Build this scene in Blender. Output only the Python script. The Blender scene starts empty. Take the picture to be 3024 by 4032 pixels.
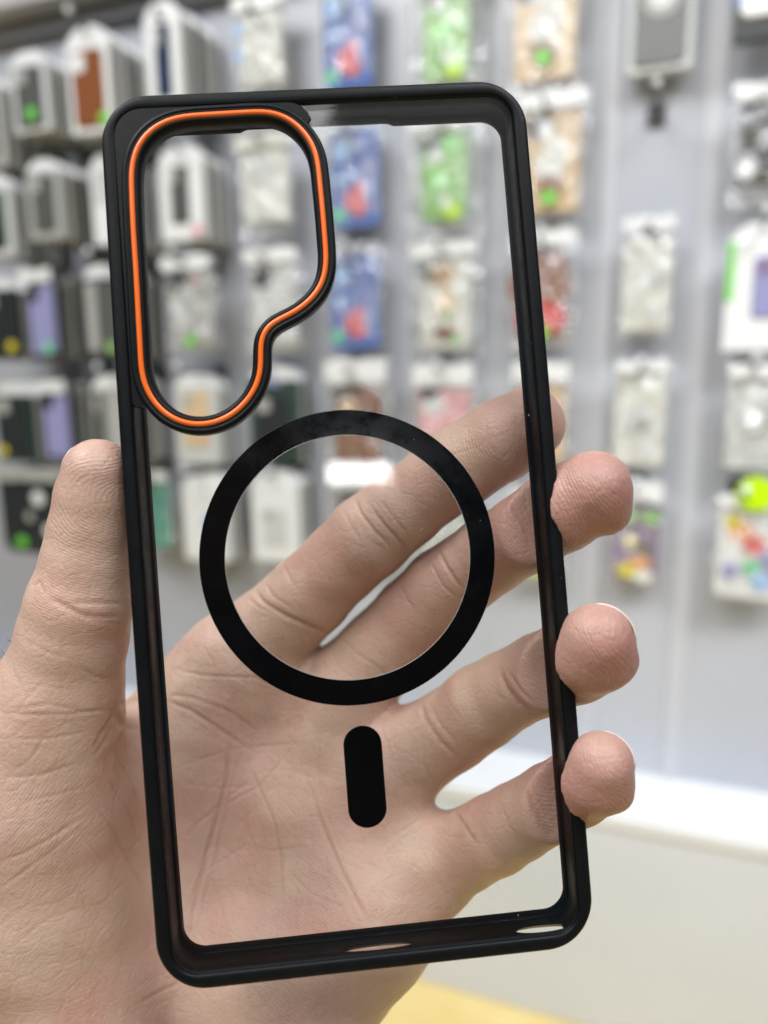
import bpy, bmesh, math, random
import numpy as np
from mathutils import Matrix, Vector
random.seed(4); rng = np.random.default_rng(7)
S = bpy.context.scene
COL = S.collection

# ------------------------------------------------------------------ camera
M3 = Matrix(((0.93894, -0.05583, 0.33951), (0.34395, 0.17846, -0.92187), (-0.00912, 0.98236, 0.18677)))
CAMZ = 1.02
cd = bpy.data.cameras.new('camera'); cam = bpy.data.objects.new('camera', cd); COL.objects.link(cam)
cam.matrix_world = Matrix.Translation((0, 0, CAMZ)) @ M3.to_4x4()
cd.sensor_fit = 'VERTICAL'; cd.sensor_height = 36; cd.sensor_width = 27
cd.lens = 2912 / 4032 * 36
cd.clip_start = 0.01; cd.clip_end = 50
cd.dof.use_dof = True; cd.dof.focus_distance = 0.152; cd.dof.aperture_fstop = 7.1
S.camera = cam
CAMW = cam.matrix_world.copy()

# ------------------------------------------------------------------ light
w = bpy.data.worlds.new('World'); S.world = w; w.use_nodes = True
wb = w.node_tree.nodes['Background']; wt = w.node_tree; wb.inputs[1].default_value = 0.6
# the rest of the shop as light: bright ceiling overhead, dim room behind the viewer
_tc = wt.nodes.new('ShaderNodeTexCoord'); _sp = wt.nodes.new('ShaderNodeSeparateXYZ'); _rp = wt.nodes.new('ShaderNodeValToRGB')
wt.links.new(_tc.outputs['Generated'], _sp.inputs[0]); wt.links.new(_sp.outputs[2], _rp.inputs[0]); 
_nz = wt.nodes.new('ShaderNodeTexNoise'); _nz.inputs['Scale'].default_value = 3.2; _nz.inputs['Detail'].default_value = 2; wt.links.new(_tc.outputs['Generated'], _nz.inputs['Vector'])
_r2 = wt.nodes.new('ShaderNodeValToRGB'); _r2.color_ramp.elements[0].position = .40; _r2.color_ramp.elements[0].color = (.25, .95, 1.35, 1); _r2.color_ramp.elements[1].position = .60; _r2.color_ramp.elements[1].color = (1.5, 1.0, .85, 1)
_e2 = _r2.color_ramp.elements.new(.5); _e2.color = (.35, .36, .42, 1)
wt.links.new(_nz.outputs['Fac'], _r2.inputs[0]); _mx = wt.nodes.new('ShaderNodeMix'); _mx.data_type = 'RGBA'; _mx.blend_type = 'MULTIPLY'
_mr = wt.nodes.new('ShaderNodeMapRange'); _mr.inputs[1].default_value = .15; _mr.inputs[2].default_value = .6; _mr.inputs[3].default_value = 1; _mr.inputs[4].default_value = 0
wt.links.new(_sp.outputs[2], _mr.inputs[0]); wt.links.new(_mr.outputs[0], _mx.inputs[0]); wt.links.new(_rp.outputs[0], _mx.inputs[6]); wt.links.new(_r2.outputs[0], _mx.inputs[7]); wt.links.new(_mx.outputs[2], wb.inputs[0])
_rp.color_ramp.elements[0].position = 0.02; _rp.color_ramp.elements[0].color = (.10, .11, .125, 1)
_rp.color_ramp.elements[1].position = 0.75; _rp.color_ramp.elements[1].color = (.92, .96, 1.0, 1)
_e = _rp.color_ramp.elements.new(.36); _e.color = (.15, .16, .18, 1)
def area(name, loc, target, size, power, col=(1, 1, 1)):
    l = bpy.data.lights.new(name, 'AREA'); l.shape = 'RECTANGLE'; l.size, l.size_y = size; l.energy = power; l.color = col
    o = bpy.data.objects.new(name, l); COL.objects.link(o); o.location = loc
    o.rotation_euler = (Vector(target) - Vector(loc)).to_track_quat('-Z', 'Y').to_euler()
    return o
area('area_lamp', (-0.9, -0.35, 2.5), (-0.5, 1.0, 1.0), (1.2, 0.5), 28, (0.98, 0.99, 1.0))
area('area_lamp', (0.9, -0.1, 2.4), (0.3, 1.0, 0.6), (1.2, 0.5), 8.5, (0.94, 0.97, 1.0)).data.spread = math.radians(75)
area('area_lamp', (-0.25, -1.3, 2.4), (0, 0.1, 1.0), (1.6, 0.6), 15.5, (1.0, 0.99, 0.98))
area('area_lamp', (1.22, -2.6, 1.95), (0, .1, 1.0), (0.27, 0.08), 1.5, (1.0, 1.0, 1.0))  # unlike the ceiling lamps above, added for its glare on the clear back
S.view_settings.view_transform = 'Standard'; S.view_settings.look = 'None'
S.view_settings.exposure = 0.0; S.view_settings.gamma = 1; S.view_settings.use_curve_mapping = False
try:
    S.cycles.max_bounces = 8; S.cycles.transparent_max_bounces = 24
except Exception: pass

# ------------------------------------------------------------------ helpers
def tag(o, label=None, cat=None, group=None, kind=None):
    if label: o['label'] = label
    if cat: o['category'] = cat
    if group: o['group'] = group
    if kind: o['kind'] = kind
    return o
def mat(name, col, rough=0.5, metal=0, spec=0.5, bump=0, bscale=200, **kw):
    m = bpy.data.materials.new(name); m.use_nodes = True; nt = m.node_tree; b = nt.nodes['Principled BSDF']
    b.inputs['Base Color'].default_value = (*col, 1); b.inputs['Roughness'].default_value = rough
    b.inputs['Metallic'].default_value = metal; b.inputs['Specular IOR Level'].default_value = spec
    for k, v in kw.items(): b.inputs[k].default_value = v
    if bump:
        tc = nt.nodes.new('ShaderNodeTexCoord'); n = nt.nodes.new('ShaderNodeTexNoise'); n.inputs['Scale'].default_value = bscale
        n.inputs['Detail'].default_value = 4
        bp = nt.nodes.new('ShaderNodeBump'); bp.inputs['Strength'].default_value = 0.6; bp.inputs['Distance'].default_value = bump
        nt.links.new(tc.outputs['Object'], n.inputs['Vector']); nt.links.new(n.outputs['Fac'], bp.inputs['Height']); nt.links.new(bp.outputs['Normal'], b.inputs['Normal'])
    return m
def mottled(name, c1, c2, scale=20, rough=0.5, lo=0.4, hi=0.6, bump=0, detail=3):
    m = mat(name, c1, rough); nt = m.node_tree; b = nt.nodes['Principled BSDF']
    tc = nt.nodes.new('ShaderNodeTexCoord'); n = nt.nodes.new('ShaderNodeTexNoise'); n.inputs['Scale'].default_value = scale; n.inputs['Detail'].default_value = detail
    r = nt.nodes.new('ShaderNodeValToRGB'); r.color_ramp.elements[0].position = lo; r.color_ramp.elements[1].position = hi
    r.color_ramp.elements[0].color = (*c1, 1); r.color_ramp.elements[1].color = (*c2, 1)
    nt.links.new(tc.outputs['Object'], n.inputs['Vector']); nt.links.new(n.outputs['Fac'], r.inputs[0]); nt.links.new(r.outputs[0], b.inputs['Base Color'])
    if bump:
        bp = nt.nodes.new('ShaderNodeBump'); bp.inputs['Distance'].default_value = bump
        nt.links.new(n.outputs['Fac'], bp.inputs['Height']); nt.links.new(bp.outputs['Normal'], b.inputs['Normal'])
    return m
def mesh_obj(name, verts, faces, m=None, parent=None, smooth=False):
    me = bpy.data.meshes.new(name); me.from_pydata([tuple(v) for v in verts], [], faces); me.update()
    o = bpy.data.objects.new(name, me); COL.objects.link(o)
    if m: me.materials.append(m)
    if smooth: me.shade_smooth()
    if parent is not None: o.parent = parent
    return o
def bm_obj(name, bm, m=None, parent=None, smooth=False):
    me = bpy.data.meshes.new(name); bm.to_mesh(me); bm.free()
    if smooth: me.shade_smooth()
    o = bpy.data.objects.new(name, me); COL.objects.link(o)
    if m: me.materials.append(m)
    if parent is not None: o.parent = parent
    return o
def add_box(bm, x0, x1, y0, y1, z0, z1, bev=0):
    r = bmesh.ops.create_cube(bm, size=1); vs = r['verts']
    for v in vs: v.co = Vector((x0 + (v.co.x + .5) * (x1 - x0), y0 + (v.co.y + .5) * (y1 - y0), z0 + (v.co.z + .5) * (z1 - z0)))
    if bev:
        es = list({e for v in vs for e in v.link_edges}); bmesh.ops.bevel(bm, geom=es, offset=bev, segments=2, affect='EDGES', profile=.5)
def rr(hx, hy, r, n=8, cx=0, cy=0):
    pts = []
    for (sx, sy, a0) in ((1, 1, 0), (-1, 1, 90), (-1, -1, 180), (1, -1, 270)):
        for k in range(n + 1):
            a = math.radians(a0 + 90 * k / n); pts.append((cx + sx * (hx - r) + r * math.cos(a), cy + sy * (hy - r) + r * math.sin(a)))
    return pts
def slab(bm, pts, y0, y1, bev=0.0):
    """rounded outline in x-z, thickness from y0 (front, smaller) to y1"""
    n = len(pts); cx = sum(p[0] for p in pts) / n; cz = sum(p[1] for p in pts) / n
    def ring(y, ins):
        out = []
        for x, z in pts:
            d = math.hypot(x - cx, z - cz) or 1; out.append(bm.verts.new((x - (x - cx) / d * ins, y, z - (z - cz) / d * ins)))
        return out
    rs = [ring(y0, bev), ring(y0 + bev, 0), ring(y1, 0)] if bev else [ring(y0, 0), ring(y1, 0)]
    bm.faces.new(rs[0]); bm.faces.new(rs[-1][::-1])
    for a, b in zip(rs, rs[1:]):
        for i in range(n): bm.faces.new((a[i], b[i], b[(i + 1) % n], a[(i + 1) % n]))

# ------------------------------------------------------------------ setting
D = 1.17
m_wall = mottled('wall_paint', (0.43, 0.445, 0.495), (0.50, 0.515, 0.56), 1.5, 0.32)
m_strip = mat('pale_trim', (0.55, 0.56, 0.60), 0.3)
m_ceil = mat('bulkhead_paint', (0.5, 0.49, 0.48), 0.6); m_band = mat('dark_trim', (0.24, 0.24, 0.25), 0.4)
m_ledge = mat('white_laminate', (0.78, 0.79, 0.81), 0.3); m_cab = mottled('cream_laminate', (0.64, 0.665, 0.70), (0.67, 0.69, 0.725), 3, 0.45)
m_floor = mottled('yellow_floor', (0.78, 0.63, 0.29), (0.72, 0.53, 0.20), 9, 0.35, 0.35, 0.7)
bm = bmesh.new(); add_box(bm, -2.6, 1.6, D, D + .06, CAMZ - .64, CAMZ + .617); tag(bm_obj('display_wall', bm, m_wall), kind='structure')
bm = bmesh.new()
for x, hw_ in ((-.082, .009), (.050, .013), (-.53, .004), (-.385, .004), (-.24, .005), (-.675, .004)):
    add_box(bm, x - hw_, x + hw_, D - .0035, D - .0005, CAMZ - .638, CAMZ + .59, .001)
tag(bm_obj('wall_trim', bm, m_strip), kind='structure')
bm = bmesh.new(); add_box(bm, -2.6, 1.6, D - .07, D + .06, CAMZ + .619, CAMZ + 1.6, .004); tag(bm_obj('ceiling_bulkhead', bm, m_ceil), kind='structure')
bm = bmesh.new(); add_box(bm, -2.6, 1.6, D - .025, D - .001, CAMZ + .592, CAMZ + .617, .002); tag(bm_obj('dark_band', bm, m_band), kind='structure')  # separate dark strip along the wall top, under the bulkhead
bm = bmesh.new(); add_box(bm, -2.6, 1.6, D - .135, D + .06, CAMZ - .665, CAMZ - .641, .004)
led = tag(bm_obj('ledge', bm, m_ledge), kind='structure')
bm = bmesh.new(); add_box(bm, -2.6, 1.6, D - .13, D + .05, 0.001, CAMZ - .667, .002); tag(bm_obj('cabinet_front', bm, m_cab), kind='structure')
bm = bmesh.new(); add_box(bm, -3.5, 3.5, -2.0, D + .05, -.05, 0); tag(bm_obj('floor', bm, m_floor), kind='structure')

# ------------------------------------------------------------------ packages on the wall
C = {k: v for k, v in dict(
    white=(0.80, 0.81, 0.81), cream=(0.71, 0.71, 0.65), grey=(0.42, 0.42, 0.40), dgrey=(0.10, 0.105, 0.10), dark=(0.03, 0.035, 0.035), navy=(0.03, 0.045, 0.09),
    brown=(0.24, 0.085, 0.035), tan=(0.72, 0.53, 0.32), blue=(0.10, 0.18, 0.50), lblue=(0.35, 0.55, 0.85), green=(0.28, 0.55, 0.16), lime=(0.18, 0.66, 0.07),
    lav=(0.31, 0.31, 0.54), mint=(0.15, 0.62, 0.30), red=(0.62, 0.03, 0.03), pink=(0.80, 0.42, 0.45), teal=(0.05, 0.35, 0.27), maroon=(0.20, 0.03, 0.03), yellow=(0.7, 0.6, 0.04),
    neon=(0.55, 0.85, 0.01), coral=(0.75, 0.13, 0.15), dgreen=(0.03, 0.06, 0.045), purple=(0.25, 0.18, 0.30), clear=(0.60, 0.62, 0.61), orange=(0.75, 0.32, 0.1)).items()}
MC = {k: mat('packaging_' + k, v, 0.38) for k, v in C.items()}
M_sheen = {k: mat('glossy_' + k, v, 0.13, bump=.0012, bscale=60) for k, v in C.items()}
m_hook = mat('black_hook', (0.03, 0.03, 0.03), 0.35); m_cap = mat('hook_cap', (0.75, 0.78, 0.8), 0.12)
def film_mat():
    m = bpy.data.materials.new('clear_film'); m.use_nodes = True; nt = m.node_tree; nt.nodes.clear()
    out = nt.nodes.new('ShaderNodeOutputMaterial'); tr = nt.nodes.new('ShaderNodeBsdfTransparent'); gl = nt.nodes.new('ShaderNodeBsdfGlossy'); gl.inputs['Roughness'].default_value = .13
    df = nt.nodes.new('ShaderNodeBsdfDiffuse'); df.inputs[0].default_value = (.85, .86, .86, 1)
    tc = nt.nodes.new('ShaderNodeTexCoord'); n = nt.nodes.new('ShaderNodeTexNoise'); n.inputs['Scale'].default_value = 32; n.inputs['Detail'].default_value = 2; n.inputs['Distortion'].default_value = 1.2
    bp = nt.nodes.new('ShaderNodeBump'); bp.inputs['Strength'].default_value = 1; bp.inputs['Distance'].default_value = .02
    nt.links.new(tc.outputs['Object'], n.inputs['Vector']); nt.links.new(n.outputs['Fac'], bp.inputs['Height']); nt.links.new(bp.outputs[0], gl.inputs['Normal'])
    m1 = nt.nodes.new('ShaderNodeMixShader'); m1.inputs[0].default_value = .065; nt.links.new(tr.outputs[0], m1.inputs[1]); nt.links.new(df.outputs[0], m1.inputs[2])
    m2 = nt.nodes.new('ShaderNodeMixShader'); m2.inputs[0].default_value = .17; nt.links.new(m1.outputs[0], m2.inputs[1]); nt.links.new(gl.outputs[0], m2.inputs[2])
    nt.links.new(m2.outputs[0], out.inputs[0]); return m
m_film = film_mat()
GRP = 'phone case packages hanging on the wall'
def disc(bm, cx, cz, r, y, th=.0006, n=14, sx=1.0):
    slab(bm, [(cx + r * sx * math.cos(2 * math.pi * k / n), cz + r * math.sin(2 * math.pi * k / n)) for k in range(n)], y - th, y)
def empty(name, loc, label, cat, group=None):
    e = bpy.data.objects.new(name, None); COL.objects.link(e); e.location = loc; e.empty_display_size = .02
    return tag(e, label, cat, group)
def inner_case(parent, w, h, y, col, cz=0, cx=0, camcol='dark', th=.009, ring=None, gloss=True, lens=True):
    bm = bmesh.new(); slab(bm, rr(w / 2, h / 2, w * .14, 5, cx, cz), y - th, y, .002)
    b = bm_obj('phone_case', bm, (M_sheen if gloss else MC)[col], parent)
    if lens:
        bm = bmesh.new(); slab(bm, rr(w * .19, h * .12, w * .09, 4, cx - w * .24, cz + h * .33), y - th - .0015, y - th + .0003, .0004); bm_obj('camera_cutout', bm, MC[camcol], b)
    if ring:
        bm = bmesh.new(); n = 28
        for k in range(n):
            a, c = 2 * math.pi * k / n, 2 * math.pi * (k + 1) / n
            for yy in (y - th - .001,):
                q = [bm.verts.new((cx + R * math.cos(t), yy, cz - h * .04 + R * math.sin(t))) for R, t in ((w * .34, a), (w * .34, c), (w * .22, c), (w * .22, a))]; bm.faces.new(q)
        bmesh.ops.remove_doubles(bm, verts=bm.verts, dist=1e-6)
        r = bmesh.ops.extrude_face_region(bm, geom=bm.faces[:]); bmesh.ops.translate(bm, verts=[g for g in r['geom'] if isinstance(g, bmesh.types.BMVert)], vec=(0, .0008, 0))
        bmesh.ops.recalc_face_normals(bm, faces=bm.faces)
        bm_obj('magnet_ring', bm, MC[ring], b)
    return b
def box_pack(x, z0, z1, off, w, d, label, body='white', win=None, wincol='dark', sticker=None, scol='lime', header=True, text=None, name='boxed_phone_case', camcol='grey', lens=True):
    h = z1 - z0; e = empty(name, (x, D - off, CAMZ + z0), label, 'package', GRP); hh = h * .14 if header else 0
    bm = bmesh.new(); add_box(bm, -w / 2, w / 2, 0, d, 0, h - hh, .0015); bm_obj('carton', bm, MC[body], e)
    if header:
        bm = bmesh.new(); hw = w * .40; pts = [(-w * .49, h - hh), (w * .49, h - hh), (hw, h - hh * .45), (w * .2, h), (-w * .2, h), (-hw, h - hh * .45)]
        slab(bm, pts[::-1], d * .3, d * .3 + .0012); bm_obj('hang_tab', bm, MC['white'], e)
    if win:
        a, b_, c, dd = win
        inner_case(e, (b_ - a) * w, (dd - c) * h, -.0006, wincol, cz=(c + dd) / 2 * h, cx=((a + b_) / 2 - .5) * w, th=.003, camcol=camcol, lens=lens)
    if sticker:
        bm = bmesh.new(); disc(bm, (sticker[0] - .5) * w, sticker[1] * h, .0095, -.0048); bm_obj('sticker', bm, MC[scol], e)
    if text:
        bm = bmesh.new(); a, b_, c, dd, tc_ = text; add_box(bm, (a - .5) * w, (b_ - .5) * w, -.0012, -.0002, c * h, dd * h); bm_obj('printed_panel', bm, MC[tc_], e)
    return e
def copy_pack(o, dy, label, dx=0.0, dz=0.0, alt=0):
    c = o.copy(); COL.objects.link(c); c.location = (o.location.x + dx, o.location.y + dy, o.location.z + dz); c['label'] = label
    for ch in list(o.children):
        k = ch.copy(); COL.objects.link(k); k.parent = c
        if k.name.startswith('carton') and alt % 2 == 0: k.material_slots[0].link = 'OBJECT'; k.material_slots[0].material = MC['dgrey' if alt % 4 else 'grey']
        for g in list(ch.children):
            kk = g.copy(); COL.objects.link(kk); kk.parent = k
    return c
ORDN = ['second', 'third', 'fourth', 'fifth', 'sixth', 'seventh', 'eighth', 'ninth']
def stack(o, n, step, what):
    for i in range(n - 1):
        copy_pack(o, step * (i + 1), '%s package from the front, stack of %s' % (ORDN[i], what), random.uniform(-.0015, .0015), random.uniform(-.003, .002), alt=i)
def pouch(e, w, h, depth=.014, seed=0, crown=0.0):
    r = random.Random(seed); nx, nz = 14, 22; vs = []; fs = []
    ph = [r.uniform(0, 6) for _ in range(8)]
    for side in (-1, 1):
        for j in range(nz + 1):
            for i in range(nx + 1):
                u = i / nx * 2 - 1; v = j / nz
                prof = (1 - abs(u) ** 3) * min(1, v * 6) * min(1, (1 - v) * 5)
                wr = .0018 * (math.sin(u * 9 + ph[0] + v * 7) + math.sin(u * 4 - v * 13 + ph[1]) + math.sin(v * 23 + u * 6 + ph[2])) * (0.4 + prof * .6)
                ex = 1 + .035 * math.sin(v * 11 + ph[3 if u < 0 else 4]) 
                vs.append((u * w / 2 * ex, side * (depth * .5 * prof + .0006) + wr * (1 if side < 0 else .5), v * h + .003 * math.sin(u * 3 + ph[5]) * (v > .9)))
    N = (nx + 1) * (nz + 1)
    for s in (0, 1):
        for j in range(nz):
            for i in range(nx):
                a = s * N + j * (nx + 1) + i; f = (a, a + 1, a + nx + 2, a + nx + 1); fs.append(f if s == 0 else f[::-1])
    return mesh_obj('clear_pouch', vs, fs, m_film, e, True)
def bag_pack(x, z0, z1, off, w, label, col, cw=.072, ch=.118, cz=.55, head='white', headh=.14, sticker=None, scol='lime', prints=(), seed=1, ring=None, lens=True, gloss=True, name='bagged_phone_case', pw=None, camcol='dark', th=.009, cx=0.0):
    h = z1 - z0; e = empty(name, (x, D - off, CAMZ + z0), label, 'package', GRP)
    if pw != 0: pouch(e, pw or w, h, .022, seed)
    b = inner_case(e, cw, ch, .004, col, cz=cz * h, cx=cx, ring=ring, lens=lens, gloss=gloss, camcol=camcol, th=th)
    if head:
        bm = bmesh.new(); r = random.Random(seed)
        n = 9; top = [(w * .46 * (1 - 2 * k / n), h * (1 - headh * .06) + .004 * r.uniform(-1, 1)) for k in range(n + 1)]
        bot = [(-w * .45 + w * .9 * k / n, h * (1 - headh) + .003 * r.uniform(-1, 1)) for k in range(n + 1)]
        slab(bm, bot + top, -.0125, -.0115); bm_obj('header_card', bm, M_sheen[head], e)
    for i, (px, pz, pr, sx, pc) in enumerate(prints):
        bm = bmesh.new(); disc(bm, px * cw + cx, cz * h + pz * ch, pr, .004 - th - .0012 - .0003 * i, .0005, 12, sx); bm_obj('print', bm, MC[pc], b)
    if sticker:
        bm = bmesh.new(); disc(bm, sticker[0] * cw, sticker[1] * h, .0095, -.0135); bm_obj('sticker', bm, MC[scol], e)
    return e
def hook(x, z, off, label):
    e = empty('display_hook', (x, D - .001, CAMZ + z), label, 'hook', 'display hooks on the wall')
    bm = bmesh.new(); add_box(bm, -.012, .012, -.004, -.0002, -.018, .012, .001); bm_obj('base_plate', bm, m_hook, e)
    bm = bmesh.new(); L = off + .028
    bmesh.ops.create_cone(bm, cap_ends=True, segments=10, radius1=.0026, radius2=.0026, depth=L, matrix=Matrix.Translation((0, -L / 2 - .003, 0)) @ Matrix.Rotation(math.pi / 2, 4, 'X'))
    bmesh.ops.create_cone(bm, cap_ends=True, segments=10, radius1=.0026, radius2=.0026, depth=.012, matrix=Matrix.Translation((0, -L - .002, .006)))
    bm_obj('rod', bm, m_hook, e)
    bm = bmesh.new(); bmesh.ops.create_uvsphere(bm, u_segments=12, v_segments=8, radius=.0062, matrix=Matrix.Translation((0, -L - .003, .012))); bm_obj('end_cap', bm, m_cap, e, True)

FL = ((.0, -.22, .017, 1.0, 'coral'), (.1, -.3, .012, 1.2, 'coral'), (-.33, -.36, .010, 1, 'mint'), (-.25, .3, .016, .8, 'lblue'), (.12, -.1, .009, 1, 'coral'), (.3, .1, .008, 1, 'lav'), (-.3, .02, .009, .9, 'lblue'))
GR = ((.05, -.3, .008, 1, 'white'), (-.15, .22, .011, 1, 'white'), (.15, .3, .014, 1, 'lime'), (-.1, -.05, .012, 1.2, 'lime'), (.2, -.42, .012, 1, 'neon'))
TN = ((0, -.24, .017, 1.1, 'brown'), (.1, .1, .018, 1, 'cream'), (-.1, .3, .012, 1, 'white'), (0, -.02, .02, 1.2, 'cream'))
# row 1
o = box_pack(-.985, .39, .512, .14, .078, .008, 'pale box with dark green window and lime sticker, top row near left edge', 'clear', (.16, .84, .06, .80), 'dgrey', (.55, .22)); stack(o, 8, .016, 'dark windowed boxes at the top left')
o = box_pack(-.866, .375, .53, .14, .082, .008, 'white box showing a brown leather case, top row', 'white', (.14, .86, .06, .78), 'brown', (.85, .12), camcol='white'); stack(o, 8, .016, 'white boxes with the brown leather case')
o = box_pack(-.740, .402, .553, .12, .066, .007, 'white box with narrow navy window, top row', 'white', (.32, .72, .1, .78), 'navy'); stack(o, 7, .016, 'white boxes with the navy window')
bag_pack(-.608, .415, .566, .05, .096, 'white frosted bag with pale blue left edge, top row', 'cream', seed=3, prints=((-.5, -.1, .012, .6, 'lblue'), (-.5, .2, .012, .6, 'lblue')), lens=False)
bag_pack(-.466, .418, .575, .04, .09, 'blue case with coral and green flowers, topmost of its column', 'blue', cw=.078, ch=.142, cz=.46, prints=FL, seed=4, head=None)
bag_pack(-.314, .395, .57, .04, .112, 'green patterned case in clear bag, topmost of its column', 'green', cw=.068, ch=.14, cz=.5, prints=GR, seed=5)
bag_pack(-.172, .378, .55, .05, .104, 'tan case in clear bag with lime sticker, topmost of its column', 'tan', cw=.082, ch=.135, cz=.47, prints=TN, seed=6, sticker=(0, .22))
box_pack(-.024, .386, .53, .04, .082, .014, 'grey clear-front box with round ring, top right of wall', 'clear', (.1, .9, .05, .93), 'dgrey', header=False, camcol='white', lens=False, text=(.2, .75, .10, .34, 'white'))
bx_ = COL.objects[-1] if False else [o_ for o_ in bpy.data.objects if o_.get('label', '').startswith('grey clear-front box')][0]
bm = bmesh.new(); disc(bm, 0, .088, .024, -.0045); bm_obj('ring_print', bm, MC['grey'], bx_); bm = bmesh.new(); disc(bm, 0, .088, .013, -.0056); bm_obj('ring_print', bm, MC['white'], bx_)
box_pack(.104, .40, .53, .06, .08, .014, 'blue and white box cut off by the top right corner', 'dark', (.06, .94, .2, .96), 'white', header=False, text=(.0, .16, .3, .96, 'blue'))
o = box_pack(-1.085, .345, .49, .14, .078, .008, 'grey box cut by the left edge of the photo, top row', 'grey', (.2, .8, .1, .8), 'dgrey'); stack(o, 8, .016, 'grey boxes ending the top row')
# row 2
o = box_pack(-1.085, .20, .335, .14, .076, .008, 'grey-green box cut by the left edge of the photo, second row', 'clear', (.2, .8, .1, .8), 'dgreen'); stack(o, 8, .016, 'boxes ending the second row')
o = box_pack(-.975, .222, .348, .14, .072, .008, 'grey box with dark window, second row left', 'grey', (.2, .8, .1, .8), 'dgrey'); stack(o, 8, .016, 'grey boxes in the second row')
o = box_pack(-.868, .212, .356, .11, .072, .008, 'white text-covered box beside the case frame, second row', 'white', text=(.1, .8, .45, .8, 'clear')); stack(o, 6, .016, 'white text boxes in the second row')
o = box_pack(-.742, .213, .358, .09, .084, .008, 'white box with dark narrow window seen through the camera opening', 'white', (.28, .68, .18, .78), 'dgrey', (.85, .1), 'pink'); stack(o, 5, .016, 'white boxes seen through the camera opening')
bag_pack(-.604, .21, .366, .06, .100, 'cream bag seen through the camera opening', 'cream', cw=.082, ch=.12, seed=7, lens=False, head='cream', prints=((-.1, .25, .012, 1, 'clear'), (.0, .1, .012, 1.5, 'clear')))
bag_pack(-.462, .222, .378, .03, .09, 'blue case with coral and green flowers, second in its column', 'blue', cw=.08, ch=.142, cz=.46, prints=FL, seed=8, head=None)
bag_pack(-.316, .2, .37, .04, .116, 'green patterned case in clear bag, second in its column', 'green', cw=.07, ch=.128, cz=.5, prints=GR, seed=9)
bag_pack(-.160, .212, .378, .04, .1, 'tan case in clear bag with lime sticker, right of the case frame', 'tan', cw=.078, ch=.135, cz=.46, prints=TN, seed=10, sticker=(0, .16))
bag_pack(.112, .205, .352, .05, .086, 'dark case in wrinkled clear bag under pale green tag, right edge', 'dark', cw=.062, ch=.105, seed=11, prints=((-.35, -.32, .014, .9, 'white'), (.1, .0, .009, 1, 'grey')))
# row 3
o = box_pack(-1.085, .028, .165, .15, .078, .008, 'black box with yellow sticker, third row at the left edge', 'dark', (.1, .9, .05, .85), 'dark', (.8, .15), 'yellow'); stack(o, 8, .016, 'black boxes in the third row')
o = bag_pack(-.995, .025, .175, .145, .075, 'lavender case with mint sticker, third row', 'lav', cw=.052, ch=.125, cz=.47, seed=12, sticker=(.35, .13), scol='mint', head='white', pw=0); o = box_pack(-.995, .028, .165, .127, .066, .008, 'dark box hanging right behind the lavender case of the third row', 'dgrey', header=False); stack(o, 7, .016, 'dark boxes behind the third-row lavender case')
o = box_pack(-.885, .03, .178, .13, .07, .008, 'dark grey slim box with green sticker, third row', 'dgrey', (.1, .4, .05, .8), 'grey', (.8, .1), 'green'); stack(o, 7, .016, 'slim grey boxes in the third row')
o = bag_pack(-.742, .034, .19, .08, .105, 'clear wrinkled bag with lime sticker inside the camera opening', 'grey', cw=.08, ch=.13, cz=.48, seed=13, sticker=(.05, .12), prints=((.2, .3, .008, 1, 'pink'), (-.1, -.15, .02, 1, 'clear'), (-.3, .0, .012, 1, 'white')), lens=True); 
o2 = bag_pack(-.596, .03, .196, .06, .105, 'clear bag of a pale case with dark camera hole, third row', 'clear', cw=.08, ch=.135, cz=.47, seed=14)
bag_pack(-.462, .034, .196, .04, .095, 'blue case with coral and green flowers, lowest of its column', 'blue', cw=.082, ch=.142, cz=.45, prints=FL, seed=15, head=None)
bag_pack(-.313, .024, .192, .04, .112, 'cream bear-pattern case in clear bag with maroon oval', 'cream', cw=.078, ch=.135, cz=.46, seed=16, prints=((0, -.33, .009, 1.9, 'maroon'), (.2, -.4, .006, 1, 'lime'), (-.05, .3, .018, 1, 'tan'), (-.08, .28, .01, .8, 'brown'), (.05, .0, .016, 1, 'tan'), (.1, -.12, .007, 1, 'green')))
bag_pack(-.168, .032, .196, .04, .1, 'brown and red plush-like case with lime sticker', 'brown', cw=.07, ch=.12, cz=.45, seed=17, lens=False, prints=((-.05, .12, .042, 1.05, 'brown'), (0, -.26, .024, 1.6, 'red'), (-.3, .36, .01, 1, 'brown'), (.35, .36, .01, 1, 'brown')), sticker=(.05, .13))
bag_pack(-.024, .046, .205, .04, .072, 'pale grey-green bag with darker printed line, right part of wall', 'cream', cw=.064, ch=.125, cz=.44, seed=18, lens=False, prints=((.1, .05, .009, 2.6, 'grey'), (.2, -.3, .01, 1, 'white')), headh=.12)
e = box_pack(.118, .022, .185, .06, .084, .015, 'white box with green stripe and lavender phone picture, right edge', 'white', (.38, 1.0, .26, .74), 'lav', camcol='purple', text=(.0, .10, .40, .86, 'lime'))
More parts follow.
